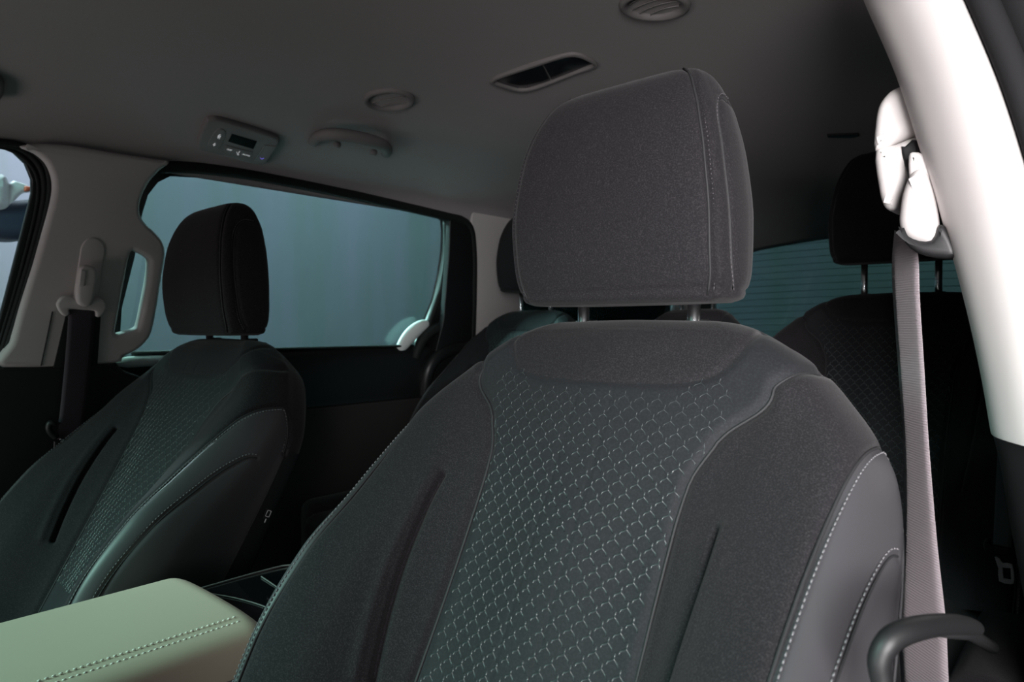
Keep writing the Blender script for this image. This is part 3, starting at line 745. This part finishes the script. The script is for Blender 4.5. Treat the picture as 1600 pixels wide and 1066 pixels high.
# small printed airbag mark, only on the front passenger seat's visible side (its own part)
pas = copy_tree(drv); pas.location = (-.446, .574, -.004); pas['label'] = 'charcoal front passenger seat before the large side window, next to the console'
for ch in pas.children:
    if ch.name.startswith('headrest'): ch.location.z -= .010; ch.location.x -= .010
def seat_copy(loc, label, lift, sx=1.0):
    s = copy_tree(drv); s.location = loc; s['label'] = label
    s.scale = (sx, 1, 1)
    for ch in s.children:
        if ch.name.startswith('headrest'): ch.location.z += lift
    return s
rr = seat_copy((.45, 1.604, .090), 'black rear seat behind the driver seat at the right, tall chrome headrest posts', .048)
rl_ = seat_copy((-.545, 1.590, .068), 'rear seat beside the left quarter trim, green lit lattice insert and raised headrest', .040, .84)
rm = seat_copy((-.02, 1.61, .064), 'narrow middle rear seat mostly hidden behind the driver headrest', .0, .62)
base = np.array(pas.location)
pm = seat_pt(np.array([5.55]), np.array([.27]))[0]+base
TMx = frame_at(Vector(pm)+Vector((.003, 0, 0)), (0, -.47, -.88), (1, 0, .0))
plate('airbag_tag', [rrect(.016, .012, .002)], TMx, .0006, .0003, M['blackpl'], pas)['label'] = 'tiny airbag tag'
plate('tag_outline', [rrect(.010, .007, .001), rrect(.0085, .0055, .0008)], TMx @ Matrix.Translation((-.001, 0, .0008)), .0002, 0, M['white'], pas, smooth=False)
plate('tag_mark', [rrect(.006, .0016, .0005)], TMx @ Matrix.Translation((.010, .0, .0008)), .0002, 0, M['white'], pas, smooth=False)

# ------------------------------------------------------------------ centre console
con = thing('centre_console', (0, .2, -.6), 'centre console with a sage green armrest lid and a glossy black rear tray', 'console')
# armrest lid: lofted cushion, plan rectangle with rounded rear end
def lid():
    V = []; F = []; ny_ = 60; prof = []
    xc = .0; 
    ysl = np.concatenate([np.linspace(-.16, .30, 24), np.linspace(.31, .392, 24)])
    nx = 48
    for i, y in enumerate(ysl):
        e = max(0, (y-.352)/.040); k = math.sqrt(max(0, 1-e*e)) if e > 0 else 1
        zt = -.316-.012*(1-k)-.03*(1-k)**2 - .10*max(0, .05-y)**2
        tp = 1-(1-k)*.06
        for j in range(nx+1):
            a = math.pi*(j/nx)           # 0 = right edge, pi = left edge
            cx_ = math.cos(a); x = .0+.119*tp*math.copysign(abs(cx_)**.35, cx_) if abs(cx_) > 1e-6 else 0
            zz = zt-.048+.048*k*(abs(math.sin(a))**.42) + .003*(1-(x/.119)**2)
            V.append((x, y, zz))
    n = nx+1
    for i in range(len(ysl)-1):
        for j in range(nx): F.append((i*n+j, i*n+j+1, (i+1)*n+j+1, (i+1)*n+j))
    # skirt down
    b0 = len(V)
    return V, F
lv, lf = lid()
mesh_obj('armrest_lid', lv, [f[::-1] for f in lf], M['lid'], con)
st = MB()
for dx, dz in ((.080, .0008), (.089, -.0002)):
    line = [(dx+.004, y, -.316+dz+.003*(1-((dx+.004)/.119)**2)-.048+.048*(1-((dx+.004)/.119)**5.7)**.21-.0004+.0007) for y in np.linspace(-.15, .355, 60)]
    q_ = stitches(line, 0, .0056, .0032, .0010); st.add((q_.V, q_.F))
st.obj('lid_stitching', M['lidst'], con)['label'] = 'double row of cream stitches'
bevel_box('lid_rim', 0, .11, -.385, .228, .56, .05, .012, M['trimdk'], con)
bevel_box('console_body', -.008, .155, -.70, .22, .66, .60, .02, M['blackpl'], con)
# glossy rear tray: traced top edge
CM = frame_at((0, .45, -.352), (1, 0, 0), (0, 0, 1))
def cl(px, py): 
    q_ = CM.inverted() @ onz(px, py, -.352); return (q_.x, q_.y)
tray = [(-.120, -.10), (-.120, .045), (-.110, .085), (-.07, .112), (0, .120), (.06, .112), (.095, .085), (.104, .045), (.104, -.10)]
plate('rear_tray', [tray], CM @ Matrix.Translation((0, 0, -.02)), .02, .004, M['gloss'], con)
def tr(pts, z, r, nm, m): MB().add(tube([CM @ Vector((a, b_, z)) for a, b_ in [(p.x, p.y) for p in catmull([(a, b_, 0) for a, b_ in pts], 8)]], r, 8)).obj(nm, m, con)
tr(tray, .0005, .0014, 'tray_trim', M['ventd'])
tr([(-.112, -.055), (-.05, -.03), (.02, -.018), (.115, -.02)], .001, .0009, 'tray_trim', M['ventd'])
tr([(-.100, .030), (-.02, .02), (.05, .0), (.11, -.03)], .001, .0009, 'tray_trim', M['ventd'])
plate('storage_bin', [rrect(.15, .055, .02, cx=.02, cy=.06)], CM @ Matrix.Translation((0, 0, .0)), .0012, .001, M['blackpl'], con)

# ------------------------------------------------------------------ driver side B pillar, adjuster, D ring, belt
bp_ = thing('pillar_trim', tuple(ony(1500, 400, .78)), 'wide light grey pillar trim leaning across the upper right corner, brightly lit', 'pillar trim', 'pillar trims')
LE = [(1330, -60), (1349, 0), (1400, 118), (1441, 245), (1479, 365), (1511, 480), (1534, 580), (1549, 664), (1551, 672)]
RE = [(1470, -70), (1502, 0), (1556, 130), (1600, 268), (1634, 400), (1660, 520), (1680, 630), (1694, 706), (1697, 714)]
Lp = catmull([ony(a, c, .80) for a, c in LE], 8); Rp = catmull([ony(a, c, .715) for a, c in RE], 8)
V = []; F = []; m = 26
for i, (a, c) in enumerate(zip(Lp, Rp)):
    d = c-a; hz = Vector((d.y, -d.x, 0)).normalized()          # horizontal, towards the camera side
    if hz.dot(CAM-a) < 0: hz = -hz
    back = Vector((0, 1, 0))
    sec = []
    for k in range(m):
        f = k/(m-1); bul = .020*(1-abs(2*f-1)**2.6)
        sec.append(a+d*f+hz*bul)
    sec.append(c+back*.02+Vector((.004, 0, 0))); sec.append(c+back*.12+Vector((.012, 0, 0))); sec.append(a+back*.10+Vector((.05, 0, 0))); sec.append(a+back*.09+Vector((.012, 0, 0))); sec.append(a+back*.010+Vector((.001, 0, 0)))
    V += sec
n = m+5
for i in range(len(Lp)-1):
    for k in range(n): F.append((i*n+k, i*n+(k+1) % n, (i+1)*n+(k+1) % n, (i+1)*n+k))
F.append(tuple(range(n))); F.append(tuple((len(Lp)-1)*n+k for k in range(n-1, -1, -1)))
o = mesh_obj('upper_panel', V, F, M['trim'], bp_)
bm = bmesh.new(); bm.from_mesh(o.data); bmesh.ops.recalc_face_normals(bm, faces=bm.faces)
for e in bm.edges:
    if len(e.link_faces) == 2 and e.calc_face_angle(0) > R(50): e.smooth = False
bm.to_mesh(o.data); bm.free()
# lower black pillar trim
LL = [(1549, 664), (1562, 720), (1575, 800), (1590, 880), (1605, 960), (1630, 1080)]; RL = [(1694, 706), (1720, 760), (1750, 840), (1770, 940), (1790, 1040), (1800, 1140)]
a_ = catmull([ony(a, c, .80) for a, c in LL], 6); c_ = catmull([ony(a, c, .715) for a, c in RL], 6)
V = []; F = []
for a, c in zip(a_, c_):
    d = c-a; hz = Vector((d.y, -d.x, 0)).normalized(); hz = hz if hz.dot(CAM-a) > 0 else -hz
    V += [a+Vector((0, .09, 0)), a+Vector((0, .01, 0))]+[a+d*f+hz*.016*(1-abs(2*f-1)**3) for f in np.linspace(0, 1, 12)]+[c+Vector((0, .12, 0))]
n = 15
for i in range(len(a_)-1):
    for k in range(n): F.append((i*n+k, i*n+(k+1) % n, (i+1)*n+(k+1) % n, (i+1)*n+k))
F.append(tuple(range(n)))
o = mesh_obj('lower_panel', V, F, M['blackpl'], bp_)
# rubber seal and black outer frame to the right of the pillar
sp_ = catmull([ony(a, c, .72)+Vector((.014, 0, 0)) for a, c in RE], 6)
tag(MB().add(tube(sp_, .011, 12)).obj('trim_5', M['matt']), 'black rubber seal along the door opening', kind='structure')
V = []; F = []
for i, p in enumerate(catmull([ony(a, c, .74)+Vector((.02, 0, 0)) for a, c in RE], 6)):
    V += [p, p+Vector((.02, -.006, 0)), p+Vector((.10, .0, 0)), p+Vector((.14, .03, 0)), p+Vector((.14, .06, 0)), p+Vector((.0, .06, 0))]
n = 6; mm = len(V)//6
for i in range(mm-1):
    for k in range(n): F.append((i*n+k, i*n+(k+1) % n, (i+1)*n+(k+1) % n, (i+1)*n+k))
F.append(tuple(range(n)))
tag(mesh_obj('trim_6', V, F, M['matt']), 'dark outer door frame', kind='structure')

def ply(pts, M_, k=4):
    out = []
    for a, c in pts:
        q_ = M_.inverted() @ on_plane(a, c, M_.translation, M_.col[2].xyz); out.append((q_.x, q_.y))
    return smooth2(out, k) if k else out
AM = frame_at((0, .80, 0), (1, 0, 0), (0, -1, 0))
ad = thing('belt_height_adjuster', tuple(ony(1395, 230, .84)), 'white rounded belt height adjuster cover peeking out left of the bright pillar', 'belt adjuster')
plate('upper_cover', [ply([(1364, 233), (1364, 195), (1369, 165), (1382, 145), (1398, 134), (1420, 130), (1450, 150), (1475, 205), (1440, 207), (1425, 209), (1395, 221)], AM, 3)], AM @ Matrix.Translation((0, 0, -.03)), .030, .012, M['trim'], ad, res=6)
plate('lower_cover', [ply([(1364, 234), (1395, 223), (1425, 211), (1440, 213), (1450, 240), (1430, 260), (1412, 285), (1402, 310), (1397, 324), (1386, 327), (1376, 318), (1369, 290)], AM, 3)], AM @ Matrix.Translation((0, 0, -.031)), .030, .012, M['trim'], ad, res=6)
plate('slot', [ply([(1409, 240), (1414, 229), (1440, 219), (1480, 300), (1470, 360), (1440, 350)], AM, 2)], AM @ Matrix.Translation((0, 0, -.006)), .008, .003, M['blackpl'], ad)
AM2 = frame_at((0, .765, 0), (1, 0, 0), (0, -1, 0))
d2 = thing('belt_anchor', tuple(ony(1430, 350, .81)), 'white egg-shaped belt guide hanging in front of the bright pillar at the right', 'belt anchor', 'belt anchors on the pillars')
plate('guide_cover', [ply([(1402, 325), (1406, 300), (1414, 278), (1424, 264), (1440, 262), (1451, 285), (1458, 315), (1462, 345), (1460, 368), (1448, 378), (1425, 376), (1408, 366), (1401, 348)], AM2, 4)], AM2 @ Matrix.Translation((0, 0, -.016)), .016, .0145, M['trim'], d2, res=7)
plate('guide_neck', [ply([(1414, 240), (1424, 233), (1440, 240), (1450, 275), (1430, 290), (1416, 280)], AM2, 3)], AM2 @ Matrix.Translation((0, 0, -.02)), .009, .006, M['trim'], d2, res=5)
plate('guide_slot', [ply([(1400, 352), (1425, 372), (1452, 374), (1464, 350), (1480, 360), (1492, 400), (1440, 398), (1412, 380)], AM2, 3)], AM2 @ Matrix.Translation((0, 0, -.018)), .014, .006, M['blackpl'], d2)
sb2 = thing('seat_belt', tuple(ony(1440, 1060, .76)), 'pale mauve seat belt hanging straight down right of the driver seat', 'seat belt', 'seat belts')
MB().add(ribbon([ony(a, c, y) for a, c, y in [(1398, 360, .85), (1394, 410, .86), (1396, 470, .855), (1404, 580, .84), (1411, 680, .83), (1413, 770, .82), (1411, 860, .81), (1406, 965, .80), (1406, 1020, .79), (1412, 1120, .78)]],
                [ony(a, c, y) for a, c, y in [(1430, 372, .81), (1435, 410, .81), (1437, 470, .81), (1444, 580, .80), (1450, 680, .79), (1457, 770, .78), (1465, 860, .77), (1477, 965, .76), (1480, 1020, .75), (1484, 1120, .74)]], .0009)).obj('webbing', M['belt'], sb2)
# black belt guide loop in front of it
gl = thing('belt_guide_loop', tuple(ony(1420, 1060, .70)), 'black plastic loop the driver belt passes through, bottom right corner', 'belt guide')
pts = [(1392, 1110), (1378, 1065), (1375, 1030), (1392, 1000), (1425, 984), (1465, 977), (1505, 977), (1524, 982)]
MB().add(tube(catmull([ony(a, c, y) for (a, c), y in zip(pts, (.415, .415, .415, .42, .435, .465, .51, .55))], 8), [.0050+.0018*math.sin(i/57*3.1) for i in range(57)], 14)).obj('loop', M['blackpl'], gl)
MB().add(tube([ony(a, c, y) for a, c, y in [(1470, 984, .47), (1515, 990, .54), (1550, 1012, .60)]], .0045, 10)).obj('loop_arm', M['blackpl'], gl)

# rear belt tongue and webbing (second row, driver side)
tb = thing('seat_belt', tuple(ony(1570, 900, 1.25)), 'dark teal-lit rear seat belt with a bright metal tongue at the right edge', 'seat belt', 'seat belts')
MB().add(ribbon([ony(a, c, 1.27) for a, c in [(1560, 690), (1556, 760), (1552, 850)]], [ony(a, c, 1.25) for a, c in [(1590, 690), (1588, 760), (1580, 856)]])).obj('webbing', mat('teal_lit_webbing', (.075, .09, .09), .7), tb)  # teal light on the belt is put into the webbing colour
TM2 = frame_at((0, 1.24, 0), (1, 0, 0), (0, -1, 0))
plate('tongue_grip', [ply([(1537, 848), (1541, 841), (1547, 842), (1549, 850), (1560, 853), (1578, 857), (1578, 868), (1560, 868), (1545, 864), (1538, 858)], TM2, 3)], TM2, .006, .004, M['blackpl'], tb)
plate('tongue', [ply([(1554, 870), (1562, 873), (1567, 880), (1582, 882), (1585, 908), (1580, 913), (1561, 908), (1560, 888)], TM2, 2), ply([(1567, 887), (1579, 888), (1580, 906), (1568, 904)], TM2, 0)], TM2, .0016, .0008, M['white'], tb)  # flat white stands in for the shine of the chrome tongue

# ------------------------------------------------------------------ things on the headliner
def onceil(px, py):
    z = .44
    for _ in range(30):
        p = onz(px, py, z); z = .5*z+.5*smoothz(p.x, p.y)
    return p
def cframe(px, py):
    p = onceil(px, py); e = .02
    s = (smoothz(p.x+e, p.y)-smoothz(p.x-e, p.y))/(2*e)
    return frame_at(p, (0, 1, 0), Vector((s, 0, -1)))        # local z = down into the cabin
def L2(Mx, pts, k=0):
    o_ = []
    for a, c in pts:
        q_ = Mx.inverted() @ on_plane(a, c, Mx.translation, Mx.col[2].xyz); o_.append((q_.x, q_.y))
    return smooth2(o_, k) if k else o_
def up(Mx, d): return Mx @ Matrix.Translation((0, 0, d))
# climate control panel
CP = cframe(372, 215)
cp = thing('climate_control_panel', tuple(CP.translation), 'dark grey rear climate control panel with a small screen and buttons on the ceiling', 'control panel')
plate('housing', [L2(CP, [(319, 184), (327, 179), (345, 180), (395, 195), (428, 207), (435, 213), (433, 220), (418, 245), (410, 250), (398, 250), (350, 237), (312, 227), (307, 220), (308, 212)], 4)], up(CP, .004), .009, .006, M['panelpl'], cp, res=5)
pl2 = plate('screen', [L2(CP, [(361, 200), (400, 212), (394, 224), (355, 212)])], up(CP, .0135), .0006, .0002, M['screen'], cp, smooth=False)
bt = plate('fan_button', [L2(CP, [(337, 193), (351, 197), (342, 224), (336, 222), (325, 218), (324, 214)], 3)], up(CP, .013), .0014, .001, M['panelpl'], cp)
bk = plate('button_row', [L2(CP, [(352, 218), (393, 229), (389, 239), (348, 227)])], up(CP, .013), .0014, .0006, M['panelpl'], cp)
bs = plate('vent_button', [L2(CP, [(413, 218), (430, 220), (414, 246), (398, 241)])], up(CP, .013), .0014, .0008, M['panelpl'], cp)
MB().add(tube([up(CP, .0147) @ Vector((*L2(CP, [(411.5, 219)])[0], 0)), up(CP, .0147) @ Vector((*L2(CP, [(397, 241)])[0], 0))], .0006, 6)).obj('divider', M['satin'], cp)
def ctext(s, px, py, size, m, parent):
    q_ = L2(CP, [(px, py)])[0]; d0 = L2(CP, [(348, 227)])[0]; d1 = L2(CP, [(389, 239)])[0]; a = math.atan2(d1[1]-d0[1], d1[0]-d0[0])
    up_ = L2(CP, [(px+3, py-9)])[0]
    Mx = up(CP, .0149) @ Matrix.Translation((q_[0], q_[1], 0)) @ Matrix.Rotation(a, 4, 'Z')
    return text('lettering', s, Mx, size, m, parent)
ctext('OFF', 356.5, 224.5, 0.0066, M['litw'], bk); ctext('AUTO', 383, 233, 0.0066, M['litw'], bk)
def strokes(parent, lines, m, r=.0005):
    b_ = MB()
    for l_ in lines: b_.add(tube([up(CP, .0150) @ Vector((*q_, 0)) for q_ in L2(CP, l_)], r, 6))
    b_.obj('symbol', m, parent)
strokes(bk, [[(368, 228), (369.5, 231.5), (373, 226.5)], [(369, 232.5), (372, 232)]], M['litw'], .0006)
strokes(bt, [[(338, 203), (343, 200)], [(338, 205.5), (343, 202.5)], [(341, 200), (339, 206)], [(343, 202), (341, 207)]], M['litw'], .0005)
strokes(bt, [[(331, 216), (335, 214)], [(332, 218), (335.5, 216)], [(334, 213.5), (332, 218)]], M['litw'], .0005)
strokes(bs, [[(405, 237), (407.3, 239.5), (410.5, 237.5)]], M['litv'], .0006)
# grab handle
GH = cframe(548, 232)
gh = thing('grab_handle', tuple(GH.translation), 'dark grey curved grab handle on the ceiling edge above the side window', 'grab handle')
def ceilpt(px, py, d): 
    p = on_plane(px, py, GH.translation+GH.col[2].xyz*d, GH.col[2].xyz); return p
hp_ = [(490, 222, .000), (494, 217, .014), (503, 212, .026), (518, 210, .032), (540, 211.5, .034), (565, 216, .034), (588, 222, .030), (600, 228, .022), (604, 235, .010), (603, 240, .000)]
MB().add(tube(catmull([ceilpt(a, c, d) for a, c, d in hp_], 8), [.0125+.0040*math.sin(i/72*math.pi) for i in range(73)], 18, flat=((0, 0, 1), .80))).obj('handle_bar', M['ventd'], gh)
for a, c in ((527, 226), (584, 238)):
    p = ceilpt(a, c, .012); MB().add(tube([p-Vector((0, .008, 0)), p-Vector((0, .005, 0)), p+Vector((0, .005, 0)), p+Vector((0, .008, 0))], [.003, .007, .007, .003], 12)).obj('hinge_cap', M['ventd'], gh)
# round air vents
def vent(px, py, label, rx, ry, ang, dirs):
    Mx = cframe(px, py)
    v = thing('air_vent', tuple(Mx.translation), label, 'air vent', 'round ceiling air vents')
    V = []; F = []; n = 56
    prof = [(1.00, -.004), (1.00, .001), (.97, .0055), (.90, .0075), (.80, .0065), (.735, .002), (.72, -.008)]
    for rr_, z in prof:
        for k in range(n):
            a = 2*math.pi*k/n; V.append(tuple(Mx @ Vector((rr_*rx*math.cos(a), rr_*ry*math.sin(a), z))))
    for i in range(len(prof)-1):
        for k in range(n): F.append((i*n+k, (i+1)*n+k, (i+1)*n+(k+1) % n, i*n+(k+1) % n))
    mesh_obj('bezel', V, [f[::-1] for f in F], M['ventd'], v)
    disc = [(.73*rx*math.cos(2*math.pi*k/40), .73*ry*math.sin(2*math.pi*k/40)) for k in range(40)]
    plate('vent_well', [disc], up(Mx, -.008), .002, 0, M['blackpl'], v, smooth=False)
    for d in dirs:                                   # louvres: tilted curved blades inside the ring
        h = math.sqrt(max(0, .70**2-d*d)); V = []; F = []; m_ = 14
        for k in range(m_):
            f = -1+2*k/(m_-1); x = h*f*.98*rx; cu = .05*ry*(1-f*f)
            wb = .115*ry*math.sqrt(max(.02, 1-(f*.96)**2))
            for dy, z in ((-wb, -.006), (-wb*.9, -.0045), (wb, .004), (wb, .0025)):
                q_ = Vector((x, d*ry+dy+cu, z)); q_.rotate(Matrix.Rotation(ang, 3, 'Z')); V.append(tuple(Mx @ q_))
        for k in range(m_-1):
            for j in range(4): F.append((k*4+j, k*4+(j+1) % 4, (k+1)*4+(j+1) % 4, (k+1)*4+j))
        F.append((0, 1, 2, 3)); e_ = (m_-1)*4; F.append((e_+3, e_+2, e_+1, e_))
        mesh_obj('louvre', V, F, M['ventd'], v, smooth=False)
    return v
vent(608, 155, 'small round dark air vent in the ceiling above the grab handle', .052, .052, R(60), (-.46, 0, .46))
vent(1023, 6, 'round dark air vent cut by the top edge of the picture', .050, .050, R(100), (-.46, -.15, .15, .46))
# roof lamp
LM = cframe(850, 110)
lm = thing('ceiling_lamp', tuple(LM.translation), 'slim rectangular ceiling lamp with two dark lenses above the driver headrest', 'ceiling lamp')
oc = [(766, 124), (778, 116), (830, 98), (880, 82), (905, 81), (922, 88), (933, 97), (930, 103), (900, 112), (850, 132), (826, 140), (806, 140), (785, 134), (768, 127)]
ic = [(773, 125), (784, 118), (832, 102), (882, 86), (902, 85), (917, 91), (926, 98), (896, 110), (848, 129), (824, 136), (808, 136), (788, 130)]
plate('bezel', [L2(LM, oc, 3), L2(LM, ic, 3)], up(LM, .001), .006, .0035, M['ventd'], lm, res=4)
l1_ = [(774, 125), (785, 118.5), (832, 102.5), (846, 98), (860, 124), (846, 128.5), (824, 135.5), (808, 135.5), (788, 130)]
l2_ = [(848, 97.5), (882, 86.5), (902, 85.5), (917, 91.5), (925, 98), (896, 109.5), (862, 123)]
plate('lens', [L2(LM, l1_)], up(LM, -.001), .0035, .001, M['lens'], lm); plate('lens', [L2(LM, l2_)], up(LM, -.001), .0035, .001, M['lens'], lm)
# small slot far back on the headliner
FM = cframe(1314, 212)
tag(plate('ceiling_slot', [L2(FM, [(1292, 209), (1340, 207), (1342, 211), (1330, 214), (1294, 213)])], FM, .004, .001, M['blackpl']), 'tiny black slot in the dark ceiling above the right rear headrest', 'ceiling slot')
# edge of the folded sun visor at the left margin
vz = onceil(-22, 128)
VM = cframe(-22, 128)
tag(plate('sun_visor', [L2(VM, [(-80, 80), (-10, 108), (3, 118), (6, 128), (2, 142), (-10, 146), (-90, 140)], 4)], up(VM, .008), .010, .008, M['ventd']), 'dark rounded end of a sun visor at the left margin under the ceiling', 'sun visor')

# ------------------------------------------------------------------ thing seen outside through the front passenger glass
ob = thing('unidentified_shape', tuple(onx(10, 380, -2.2)), 'blurred navy and white shape outside the clear front window at the far left', 'unidentified object')  # unidentified blurred object, its form is guessed
blob('navy_body', [(-90, 320), (-30, 318), (20, 316), (50, 316), (54, 340), (48, 368), (20, 377), (-30, 374), (-95, 380)], -2.2, .10, M['navy'], ob)
blob('white_lobe', [(-60, 250), (-20, 270), (6, 276), (14, 300), (10, 325), (-20, 330), (-60, 320)], -2.12, .06, M['paintw'], ob)
blob('white_flap', [(6, 300), (18, 284), (30, 285), (48, 293), (46, 300), (34, 303), (24, 312), (10, 322)], -2.10, .02, M['paintw'], ob)
blob('orange_mark', [(38, 291), (49, 293), (48, 298), (38, 299)], -2.085, .012, M['orange'], ob)
